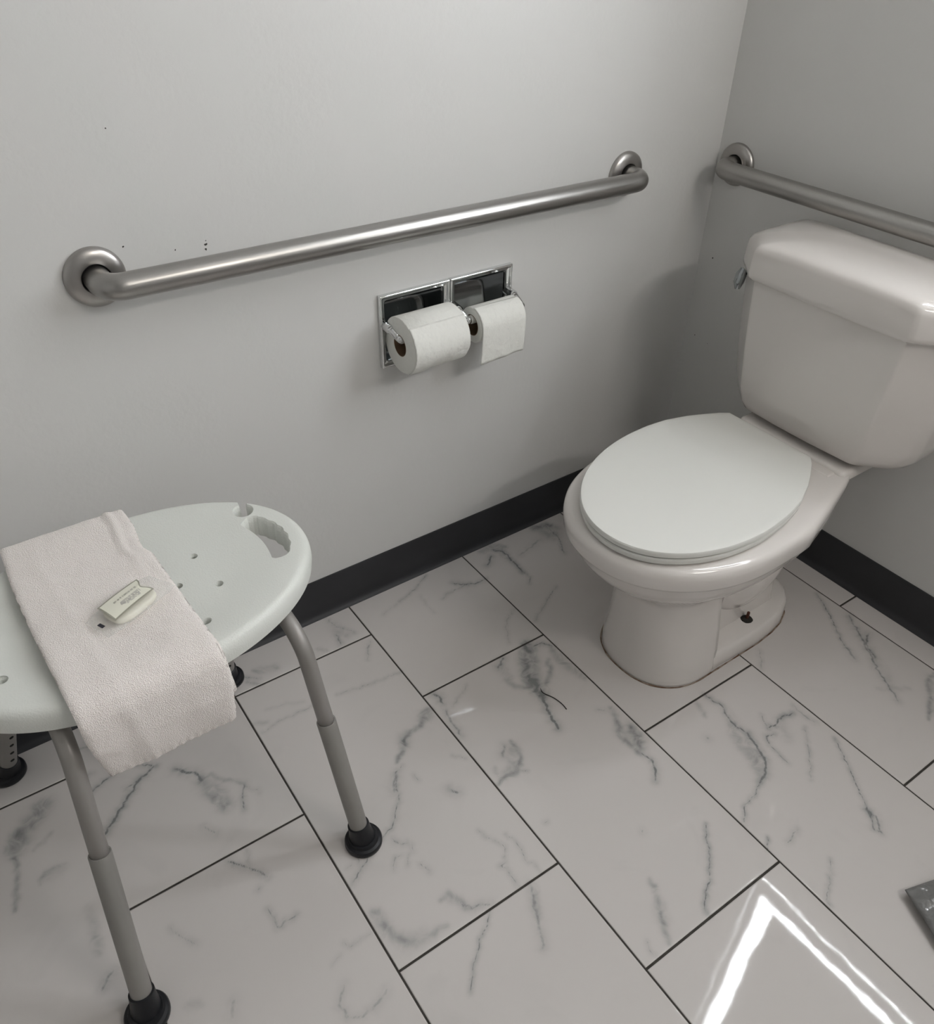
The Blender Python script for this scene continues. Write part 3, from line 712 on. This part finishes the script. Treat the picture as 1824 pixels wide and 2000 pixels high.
# seat ring and lid: slightly turned on the hinges
LYs = lambda x: -.455 - .040*(-.25 - x)/.45
def slab(name, outline, prof, material, inner=None):
    bm = bmesh.new(); R_ = []
    for z, g in prof:
        xs, ws = outline
        cx = -.49; ring = []
        X = [xs[0] + (xs[-1]-xs[0])*(1-math.cos(math.pi/2*i/NX)) for i in range(NX+1)]
        pts = [(x, interp(x, xs, ws)) for x in X] + [(x, -interp(x, xs, ws)) for x in reversed(X[1:])]
        for x, w in pts:
            L = math.hypot(x-cx, w); k = (L+g)/L; xx = cx + (x-cx)*k; ring.append(Vector((xx, LYs(xx) + w*k, z)))
        R_.append(ring)
    loft(bm, R_); return from_bm(name, bm, material, toilet, auto=35)
lid_out = ([], [])
xs, ws = ell(-.742, .255, .1765, [(-.44, .1745), (-.39, .166), (-.34, .148), (-.30, .128), (-.262, .106), (-.256, .099)], 2.05)
slab('seat', (xs, ws), [(.3995, -.010), (.4005, -.004), (.404, -.0015), (.411, -.001), (.4135, -.003), (.4145, -.009)], M['lid'])
slab('lid', (xs, ws), [(.4155, -.008), (.4160, -.002), (.4180, 0), (.4255, .0005), (.4280, -.001), (.4288, -.004), (.4290, -.012), (.4292, -.05), (.4300, -.09)], M['lid'])
for s in (-1, 1):
    bm = bmesh.new(); box(bm, (-.262, LYs(-.25)+s*.070-.014, .398), (-.238, LYs(-.25)+s*.070+.014, .4135), .004, 3); from_bm('hinge', bm, M['lid'], toilet)

# tank: chamfered front corners, tapering down, rounded bottom
def tank_ring(z, xf, wf, xc, wb, cy=TY, xb=-.022, bow=0., r=.010):
    """front face half width wf at xf; chamfer back to half width wb at xc; then straight to the wall"""
    P = [(xb, wb), (xc, wb), (xf, wf)]
    poly = [Vector((xb, cy+wb, z)), Vector((xc, cy+wb, z)), Vector((xf, cy+wf, z)), Vector((xf, cy-wf, z)), Vector((xc, cy-wb, z)), Vector((xb, cy-wb, z))]
    out = []; n = len(poly); rad = [.012, r*3.2, r, r, r*3.2, .012]
    for i in range(n):
        a, b, c = poly[i-1], poly[i], poly[(i+1) % n]; u = (a-b).normalized(); v = (c-b).normalized()
        ang = u.angle(v); d = min(rad[i]/math.tan(ang/2), (a-b).length*.45, (c-b).length*.45)
        s, e_ = b+u*d, b+v*d
        for k in range(7):
            t = k/6; out.append(s*(1-t)**2 + b*2*t*(1-t) + e_*t*t)
        # extra points along the front
        if i == 2:
            for k in range(1, 12):
                t = k/12; p = e_.lerp(Vector((xf, cy-wf, z)) + (Vector((xf, cy+wf, z))-Vector((xf, cy-wf, z))).normalized()*d, t)
                out.append(p + Vector((-bow*math.sin(math.pi*t), 0, 0)))
    return out
bm = bmesh.new()
T_ = [(.4085, -.160, .085, -.12, .140, .03), (.4100, -.178, .104, -.13, .160, .03), (.4150, -.196, .118, -.140, .178, .03), (.4240, -.2080, .1270, -.146, .192, .026), (.440, -.2150, .1340, -.150, .203, .022), (.47, -.2200, .1400, -.153, .211, .016), (.55, -.2260, .1480, -.157, .221, .012), (.63, -.2305, .1540, -.160, .228, .010), (.705, -.2335, .1580, -.162, .233, .010)]
loft(bm, [tank_ring(z, xf, wf, xc, wb, r=r, bow=.004) for z, xf, wf, xc, wb, r in T_])
tank = from_bm('tank', bm, M['porcelain'], toilet, auto=60)
bm = bmesh.new(); R_ = []
def lidz(y, z, base):      # crown: the upper parts rise toward the middle
    t = abs(y - TY)/.25; return z + base*(1 - min(1, t)**3.6)
LT = [(.6990, -.2330, .158, -.163, .2340, 0, .0), (.6970, -.2400, .163, -.166, .2410, 0, .0), (.7000, -.2440, .1655, -.168, .2440, .002, .0), (.7060, -.2440, .1660, -.168, .2445, .004, .0),
      (.7310, -.2430, .1650, -.167, .2435, .020, 0), (.7395, -.2405, .1632, -.166, .2425, .022, 0), (.7455, -.2345, .1590, -.161, .2380, .022, 0), (.7495, -.2200, .1460, -.150, .2230, .022, 0), (.7520, -.190, .125, -.13, .198, .022, 0), (.7530, -.150, .095, -.10, .150, .022, 0), (.7535, -.110, .05, -.08, .08, .022, 0)]
for z, xf, wf, xc, wb, cr, _ in LT:
    ring = tank_ring(z, xf, wf, xc, wb, bow=.003, r=.020, xb=-.016 - (0 if z < .735 else (-.244 - xf)*-.4))
    for p in ring: p.z = lidz(p.y, p.z, cr)
    R_.append(ring)
loft(bm, R_); from_bm('tank_lid', bm, M['porcelain'], toilet, auto=60)
# flush lever on the left chamfer
bm = bmesh.new()
ly = TY + .233 + .004
lathe(bm, [(.0105, 0), (.0105, .004), (.0075, .006)], (-.152, ly-.012, .672), (-.35, 1, 0), 24)
P = [Vector((-.158, ly+.001, .676)), Vector((-.163, ly+.003, .664)), Vector((-.168, ly+.002, .650)), Vector((-.172, ly-.001, .637))]
tube(bm, P, [.0085, .0112, .0105, .0050], 16)
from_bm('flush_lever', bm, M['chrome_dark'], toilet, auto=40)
# rusty floor bolt with washer, near side
bx, by = -.322, TY-.080
bm = bmesh.new(); lathe(bm, [(.0125, 0), (.0130, .001), (.011, .003), (.008, .0045)], (bx, by, .0403), (0, 0, 1), 18)
for v in bm.verts: v.co.x += .0012*mnoise.noise(v.co*200)
bt = from_bm('floor_bolt_nut', bm, M['nut'], toilet, auto=30)
bm = bmesh.new(); lathe(bm, [(.0032, 0), (.0032, .017), (.0022, .018)], (bx, by, .0435), (.02, 0, 1), 12); from_bm('floor_bolt', bm, M['rust'], toilet, auto=30)
# stained caulk line round the foot
bm = bmesh.new(); xs, ws = ell(-.6145, .125, .1205, [(-.459, .120), (-.32, .1202), (-.27, .116), (-.23, .108), (-.195, .092), (-.170, .068), (-.157, .040), (-.151, .0)], 2.3)
X = [xs[0] + (xs[-1]-xs[0])*i/150 for i in range(151)]; X = [xs[0] + .03*(i/30)**2 for i in range(30)] + [x for x in X if x > xs[0]+.03]
P = [Vector((x, TY + interp(x, xs, ws), .0006)) for x in reversed(X)] + [Vector((x, TY - interp(x, xs, ws), .0006)) for x in X]
tube(bm, P, [.0013 + .0010*max(0, mnoise.noise(p*28)+.15) for p in P], 8); from_bm('caulk_line', bm, M['stain'], toilet)

# ------------------------------------------------------------------ bath bench
SC = Vector((-1.447, -.291, 0)); TH = .058; SA, SB, SZ = .264, .1775, .500
ct, s_t = math.cos(TH), math.sin(TH)
bench = empty('bath_bench', (SC.x, SC.y, 0), 'white oval plastic bath bench on grey adjustable legs', 'bath bench')
def loc2w(X, Y, z): return Vector((SC.x + ct*X - s_t*Y, SC.y + s_t*X + ct*Y, z))
def w2loc(x, y): dx, dy = x-SC.x, y-SC.y; return (ct*dx + s_t*dy, -s_t*dx + ct*dy)
bm = bmesh.new(); NA = 160; R_ = []
def oval(s, z, g=0.):
    ring = []
    for i in range(NA):
        t = 2*math.pi*i/NA; n = 2.06
        X = SA*abs(math.cos(t))**(2/n)*math.copysign(1, math.cos(t)); Y = SB*abs(math.sin(t))**(2/n)*math.copysign(1, math.sin(t))
        L = math.hypot(X, Y); k = s*(L+g)/L
        ring.append(loc2w(X*k, Y*k, z if not callable(z) else z(X*k, Y*k, s)))
    return ring
def top_z(X, Y, s):
    dip = .011*(1 - smoothstep(.50, .93, math.hypot(X/SA, Y/SB)))
    return SZ - dip*(.4+.6*math.cos(min(1, abs(X)/SA)*1.2))
R_.append(oval(1, SZ-.036, -.012)); R_.append(oval(1, SZ-.036, -.004)); R_.append(oval(1, SZ-.034, -.0015)); R_.append(oval(1, SZ-.022, .0)); R_.append(oval(1, SZ-.012, -.0008))
R_.append(oval(1, SZ-.006, -.003)); R_.append(oval(1, SZ-.002, -.0065)); R_.append(oval(1, SZ, -.012))
for s in (.93, .90, .86, .8, .72, .62, .5, .38, .26, .14, .05): R_.append(oval(s, top_z))
loft(bm, R_)
seat = from_bm('seat', bm, M['bench'], bench, smooth=True)
# openings: grip slot, hose notch, drain holes
cut = bmesh.new()
def prism(outline, flare=.005, z0=SZ-.06, z1=SZ+.03, zt=SZ-.003):
    c = sum((Vector((x, y, 0)) for x, y in outline), Vector())/len(outline)
    rings = []
    for z, g in ((z0, 0), (zt-.006, 0), (zt-.003, flare*.25), (zt, flare*.6), (zt+.003, flare*1.4), (z1, flare*1.4)):
        ring = []
        n = len(outline)
        for i, (x, y) in enumerate(outline):
            a = Vector(outline[i-1]); b = Vector(outline[(i+1) % n]); t = (b-a).normalized(); nn = Vector((t.y, -t.x))
            ring.append(loc2w(x+nn.x*g, y+nn.y*g, z))
        rings.append(ring)
    loft(cut, rings)
def circle(x, y, r, n=20): return [(x+r*math.cos(2*math.pi*i/n), y+r*math.sin(2*math.pi*i/n)) for i in range(n)]
def slot(sx):
    inn = []; out = []
    for i in range(25):
        Y = -.050 + .096*i/24; inn.append((.1990 - 3.4*(Y+.004)**2, Y))
    for i in range(25):
        Y = .044 - .094*i/24; out.append((.2320 - 6.2*(Y+.004)**2 + .0011*math.cos(Y*2*math.pi/.019), Y))
    P = inn + [(.1975, .0500), (.2045, .0525), (.2120, .0505), (.2165, .0475)] + out + [(.2150, -.0545), (.2090, -.0575), (.2010, -.0570), (.1945, -.0545)]
    P = [(sx*x, y) for x, y in P]
    return P
SLOT = slot(1)
def area2(P): return sum(P[i-1][0]*P[i][1] - P[i][0]*P[i-1][1] for i in range(len(P)))
for P in (slot(1), slot(-1)):
    if area2(P) < 0: P = P[::-1]
    prism(P, .0025)
for sx in (1, -1):
    nx, ny = .2075*1, .0745; nx *= sx
    prism(circle(nx, ny, .0135, 24), .002)
    P = [(nx-sx*.001, ny), (nx+sx*.009, ny), (nx+sx*.022, ny+.05), (nx+sx*.009, ny+.05)]
    if area2(P) < 0: P = P[::-1]
    prism(P, .001)
base = [w2loc(-1.345, -.255), w2loc(-1.337, -.333), w2loc(-1.386, -.305), w2loc(-1.381, -.397)]
HO = list(base) + [(-x, y) for x, y in base] + [w2loc(-1.628, -.358)]
for x, y in HO: prism(circle(x, y, .0050, 18), .0022, zt=SZ-.0095)
bmesh.ops.recalc_face_normals(cut, faces=cut.faces)
cme = bpy.data.meshes.new('cut'); cut.to_mesh(cme); cut.free(); co = bpy.data.objects.new('cut', cme); COL.objects.link(co)
md = seat.modifiers.new('b', 'BOOLEAN'); md.operation = 'DIFFERENCE'; md.object = co; md.solver = 'EXACT'; md.use_self = True
bpy.context.view_layer.update(); apply_mods(seat); bpy.data.objects.remove(co, do_unlink=True)
sharp(seat, 42)
# legs: one bent tube over each side, telescoping lower legs, rubber feet
def leg_frame(fa, fb, xt, ya, yb):
    fa = Vector(fa); fb = Vector(fb); ta = Vector((xt[0], ya, SZ-.048)); tb = Vector((xt[1], yb, SZ-.048))
    corner_a = fa + (Vector((xt[0], ya, SZ-.048))-fa)*1.0
    P = round_path([fa.lerp(corner_a, .30), corner_a, tb, fb.lerp(tb, .69) if False else tb.lerp(fb, .70)], .060, 14)
    bm = bmesh.new(); tube(bm, P, .0122, 26); from_bm('leg_frame', bm, M['tube'], bench)
    for f, t in ((fa, corner_a), (fb, tb)):
        d = (t-f).normalized(); L = (t-f).length
        bm = bmesh.new(); top = .625
        p0 = f + d*.014; p1 = f + d*(L*top); ln = (p1-p0).length
        lathe(bm, [(.0148, 0), (.0148, ln-.0008), (.0143, ln), (.0126, ln), (.0126, ln-.03)], p0, d, 32, cap=False)
        lg = from_bm('leg', bm, M['tube_dark'], bench, auto=40)
        bm = bmesh.new(); lathe(bm, [(.0127, ln-.006), (.0127, ln-.0008)], p0, d, 32); from_bm('leg_gap', bm, M['hole'], lg)
        if f.y > -.2:       # adjustment holes on the outer face of the rear legs
            bm = bmesh.new(); n = (Vector((cam_pos.x, cam_pos.y, .5))-f); n = (n - d*n.dot(d)).normalized()
            n = Matrix.Rotation(math.radians(18), 3, d) @ n
            for k in range(6): lathe(bm, [(.0036, 0), (.0036, .0009)], p0 + d*(.055+.0254*k) + n*.0142, n, 14)
            from_bm('adjustment_hole', bm, M['hole'], lg)
        bm = bmesh.new()
        lathe(bm, [(.0300, 0), (.0315, .002), (.0315, .008), (.0300, .011), (.0255, .0125), (.0235, .017)], (f.x, f.y, .0004), (0, 0, 1), 40)
        lathe(bm, [(.0235, .006), (.0205, .020), (.0185, .034), (.0178, .046), (.0150, .047)], f, d, 36, cap=False)
        lathe(bm, [(.0170, .010), (.0150, .046)], f, d, 36, cap=True)
        from_bm('rubber_foot', bm, M['rubber'], bench, auto=40)
leg_frame((-1.243, -.525, 0), (-1.290, -.062, 0), (-1.274, -1.290), -.449, -.150)
leg_frame((-1.628, -.584, 0), (-1.700, -.047, 0), (-1.588, -1.605), -.452, -.170)

# ------------------------------------------------------------------ towel
def towel_sheet(bm, xl, xr, path, hemlen, thick, seed, wav=1.):
    """xl(v), xr(v): side positions; path: list of (y,z) along the length"""
    P = [Vector((0, y, z)) for y, z in path]; Lc = [0]
    for a, b in zip(P, P[1:]): Lc.append(Lc[-1] + (b-a).length)
    tot = Lc[-1]; nu, nw = 76, 190; grid = []
    cumy = [p.y for p in P]; cumz = [p.z for p in P]
    for j in range(nw+1):
        s = tot*j/nw; y = interp(s, Lc, cumy); z = interp(s, Lc, cumz); e = .004
        ty = interp(min(tot, s+e), Lc, cumy)-interp(max(0, s-e), Lc, cumy); tz = interp(min(tot, s+e), Lc, cumz)-interp(max(0, s-e), Lc, cumz)
        T = Vector((0, ty, tz)).normalized(); Nn = Vector((0, -T.z, T.y)); 
        if Nn.z < -.2 or (abs(Nn.z) <= .2 and Nn.y > 0): Nn = -Nn
        row = []
        for i in range(nu+1):
            u = i/nu; a, b = xl(s), xr(s); x = a + (b-a)*u
            w = .0034*wav*mnoise.noise(Vector((x*14, s*9, seed))) + .0012*mnoise.noise(Vector((x*45, s*40, seed+3)))
            w += .0030*wav*smoothstep(.06, 0, abs(u-.86))*smoothstep(.20, .06, s)          # turned-up fold near the far corner
            w += .0014*wav*math.exp(-((u-.22-.25*s)/.05)**2)*smoothstep(0, .1, s)
            hem = smoothstep(tot-hemlen, tot-hemlen*.4, s)
            w += hem*.0007*math.sin(u*math.pi*2*15 + 2*mnoise.noise(Vector((u*8, seed, 0)))) - hem*.001
            edge = min(1, min(u, 1-u)*nu/5, s/.006, (tot-s)/.003 + .35); rd = math.sqrt(max(0, 1-(1-edge)**2))
            row.append((Vector((x, y, z)) + Nn*w, Nn, rd))
        grid.append(row)
    top = [[bm.verts.new(p + n*thick*.5*r_) for p, n, r_ in row] for row in grid]
    bot = [[bm.verts.new(p - n*thick*.5*r_) for p, n, r_ in row] for row in grid]
    for j in range(nw):
        for i in range(nu):
            bm.faces.new((top[j][i], top[j][i+1], top[j+1][i+1], top[j+1][i])); bm.faces.new((bot[j][i], bot[j+1][i], bot[j+1][i+1], bot[j][i+1]))
    for j in range(nw):
        for i in (0, nu): bm.faces.new((top[j][i], top[j+1][i], bot[j+1][i], bot[j][i]))
    for i in range(nu):
        for j in (0, nw): bm.faces.new((top[j][i], top[j][i+1], bot[j][i+1], bot[j][i]))
path = [(-.116, .5130), (-.135, .5135), (-.20, .510), (-.30, .5080), (-.40, .5095), (-.445, .5115), (-.462, .5090), (-.473, .5020), (-.4795, .490), (-.482, .470), (-.484, .44), (-.481, .41), (-.477, .380)]
bm = bmesh.new()
SX = [0, .04, .085, .10, .12, .2, .3, .36, .40, .45, .52]
towel_sheet(bm, lambda s: interp(s, SX, [-1.576, -1.578, -1.580, -1.580, -1.580, -1.578, -1.574, -1.571, -1.570, -1.563, -1.552]),
            lambda s: interp(s, SX, [-1.402, -1.399, -1.404, -1.405, -1.397, -1.394, -1.390, -1.388, -1.386, -1.388, -1.391]), path, .016, .0080, 1.)
path2 = [(y+.004 if z > .5 else y+.010, z-.0075) for y, z in path[:-2]] + [(-.470, .425)]
towel_sheet(bm, lambda s: interp(s, SX, [-1.570, -1.572, -1.574, -1.574, -1.574, -1.572, -1.568, -1.565, -1.562, -1.555, -1.545]),
            lambda s: interp(s, SX, [-1.400, -1.397, -1.402, -1.402, -1.394, -1.391, -1.387, -1.384, -1.382, -1.377, -1.373]), path2, .016, .0080, 1.)
for v in bm.verts:       # seat top is slightly dished: let the cloth follow it
    pass
tw = from_bm('towel', bm, M['terry'])
tx = bpy.data.textures.new('terry', 'CLOUDS'); tx.noise_scale = .0018; tx.noise_depth = 1
md = tw.modifiers.new('d', 'DISPLACE'); md.texture = tx; md.strength = .0006; md.mid_level = .5; md.texture_coords = 'GLOBAL'
bpy.context.view_layer.update(); apply_mods(tw)
tag(tw, 'white terry hand towel folded over the bath bench, hem hanging down', 'towel')

# ------------------------------------------------------------------ soap packet on the towel
zt = .5170
A_, B_, D_, E_ = Vector((-1.4975, -.332, 0)), Vector((-1.437, -.304, 0)), Vector((-1.4235, -.336, 0)), Vector((-1.4845, -.368, 0))
soap = empty('soap_packet', (-1.457, -.325, zt), 'small wrapped cream soap bar with a bordered label on the towel', 'soap')
ux = (B_-A_).normalized(); uy = Vector((-ux.y, ux.x, 0)); sc = Vector((-1.4580, -.3390, 0))
def SP(a, b, z): p = sc + ux*a + uy*b; return Vector((p.x, p.y, z))
def pill(bm, L, Wd, z0, h, n=48, ex=3.5):
    rings = []
    for f, zz in ((.86, 0), (.96, .15), (1, .4), (1, .6), (.96, .85), (.88, .97), (.6, 1.0), (.2, 1.02)):
        rings.append([SP(L*f*abs(math.cos(t))**(2/ex)*math.copysign(1, math.cos(t)), Wd*f*abs(math.sin(t))**(2/ex)*math.copysign(1, math.sin(t)), z0 + h*zz) for t in (2*math.pi*i/n for i in range(n))])
    loft(bm, rings)
bm = bmesh.new(); pill(bm, .0345, .0215, zt-.003, .0110); from_bm('soap_bar', bm, M['soap'], soap)
# clear wrapper: two crimped ends and a loose skin
bm = bmesh.new(); n1, n2 = 46, 20; G = []
for j in range(n1+1):
    a = -.056 + .112*j/n1; row = []
    for i in range(n2+1):
        b = -.0265 + .053*i/n2
        inside = smoothstep(.050, .034, abs(a))*smoothstep(.0268, .018, abs(b))
        z = zt + .0018 + inside*.0078 + (.0012*mnoise.noise(Vector((a*90, b*90, 4))) if True else 0) + (1-inside)*.0008*math.sin(b*900)*(abs(a) > .047)
        row.append(bm.verts.new(SP(a*(1-.03*math.sin(b*60)), b*(1 - .10*smoothstep(.040, .056, abs(a))), z)))
    G.append(row)
for a, b in zip(G, G[1:]):
    for i in range(n2): bm.faces.new((a[i], a[i+1], b[i+1], b[i]))
from_bm('wrapper', bm, M['film'], soap)
# label, slightly buckled at its upper right corner
def LP(u, v):      # u along A->B, v toward E
    top_ = A_.lerp(B_, u); bot_ = E_.lerp(D_, u); p = top_.lerp(bot_, v)
    notch = .007*smoothstep(.80, 1., u)*math.exp(-((v-.5)/.25)**2); p = p - (B_-A_).normalized()*notch
    return Vector((p.x, p.y, zt + .0132 - .0016*(2*v-1)**2 - .0014*(2*u-1)**2))
bm = bmesh.new(); n1, n2 = 30, 16
G = [[bm.verts.new(LP(i/n1, j/n2)) for j in range(n2+1)] for i in range(n1+1)]
for i in range(n1):
    for j in range(n2):
        f = bm.faces.new((G[i][j], G[i+1][j], G[i+1][j+1], G[i][j+1])); f.material_index = 1 if i in (0, n1-1) or j in (0, n2-1) else 0
lb = from_bm('label', bm, [M['label'], M['label_edge']], soap)
rn = random.Random(5)
def print_line(bm, v, u0_, u1_, h, gap=.35):
    u = u0_
    while u < u1_:
        w = rn.uniform(.010, .020)
        if rn.random() > .16:
            for q in range(2):
                a, b = u + rn.uniform(0, .004), u + w*rn.uniform(.25, .8); va, vb = v + (q-.5)*h, v + (q-.5)*h + h*.38
                bm.faces.new([bm.verts.new(LP(x_, y_) + Vector((0, 0, .0004))) for x_, y_ in ((a, va), (b, va), (b, vb), (a, vb))])
            bm.faces.new([bm.verts.new(LP(x_, y_) + Vector((0, 0, .0004))) for x_, y_ in ((u, v-h*.5), (u+.004, v-h*.5), (u+.004, v+h*.7), (u, v+h*.7))])
        u += w + .004
bm = bmesh.new(); print_line(bm, .36, .26, .82, .055); from_bm('lettering', bm, M['ink'], lb, smooth=False)
bm = bmesh.new(); print_line(bm, .56, .34, .80, .04); print_line(bm, .64, .30, .80, .055); print_line(bm, .71, .36, .76, .04); print_line(bm, .78, .42, .74, .03); from_bm('lettering', bm, M['ink_purple'], lb, smooth=False)
bm = bmesh.new(); c = SP(-.0490, .0000, 0)
q = [(-.0515, .0035), (-.0465, .0035), (-.0465, -.0065), (-.0515, -.0065)]
bm.faces.new([bm.verts.new(SP(a, b, zt+.0050)) for a, b in q]); from_bm('date_mark', bm, M['ink'], soap, smooth=False)

# ------------------------------------------------------------------ small things on the floor
bm = bmesh.new(); H = [(-.785, -.436), (-.7885, -.449), (-.7795, -.470), (-.7755, -.491), (-.7765, -.506)]
P = []
for i in range(len(H)-1):
    for k in range(6):
        t = k/6; p0 = H[max(i-1, 0)]; p1 = H[i]; p2 = H[i+1]; p3 = H[min(i+2, len(H)-1)]
        P.append(tuple(.5*((2*p1[j]) + (-p0[j]+p2[j])*t + (2*p0[j]-5*p1[j]+4*p2[j]-p3[j])*t*t + (-p0[j]+3*p1[j]-3*p2[j]+p3[j])*t**3) for j in range(2)) + (.0012 + .0006*math.sin(i+t),))
P.append((*H[-1], .0012)); tube(bm, P, [.0004 + .0006*min(1, i/8) for i in range(len(P))], 8)
tag(from_bm('hair_strand', bm, M['hair']), 'short dark curved hair lying on the tile in front of the toilet', 'hair')
# plastic-wrapped grey packet, mostly beyond the frame
bm = bmesh.new(); n1, n2 = 60, 50
Pa = Vector((-.5765, -1.101, 0)); d1 = Vector((-.029, -.066, 0)).normalized(); d2 = Vector((.053, -.017, 0)).normalized()
G = [[None]*(n2+1) for _ in range(n1+1)]; Gb = [[None]*(n2+1) for _ in range(n1+1)]
for i in range(n1+1):
    for j in range(n2+1):
        u, v = i/n1, j/n2; p = Pa + d1*(.20*u) + d2*(.17*v)
        ins = min(1, min(u, 1-u)*9)*min(1, min(v, 1-v)*9)
        r1 = mnoise.noise(Vector((p.x*22+p.y*34, (p.x-p.y)*9, 2))); ridge = (1-abs(r1)*2.4)
        z = .016 + .008*math.sqrt(max(ins, 0)) + .0035*ins*max(0, ridge) + .0015*ins*mnoise.noise(p*90)
        G[i][j] = bm.verts.new((p.x, p.y, z)); Gb[i][j] = bm.verts.new((p.x + .006*(.5-u) , p.y, .0145 - .0138*min(1, ins*1.6)))
for i in range(n1):
    for j in range(n2):
        bm.faces.new((G[i][j], G[i+1][j], G[i+1][j+1], G[i][j+1])); bm.faces.new((Gb[i][j], Gb[i][j+1], Gb[i+1][j+1], Gb[i+1][j]))
for i in range(n1):
    for j in (0, n2): bm.faces.new((G[i][j], G[i+1][j], Gb[i+1][j], Gb[i][j]))
for j in range(n2):
    for i in (0, n1): bm.faces.new((G[i][j], G[i][j+1], Gb[i][j+1], Gb[i][j]))
tag(from_bm('plastic_packet', bm, M['packet']), 'grey crinkled plastic packet on the floor at the right picture edge', 'packet')
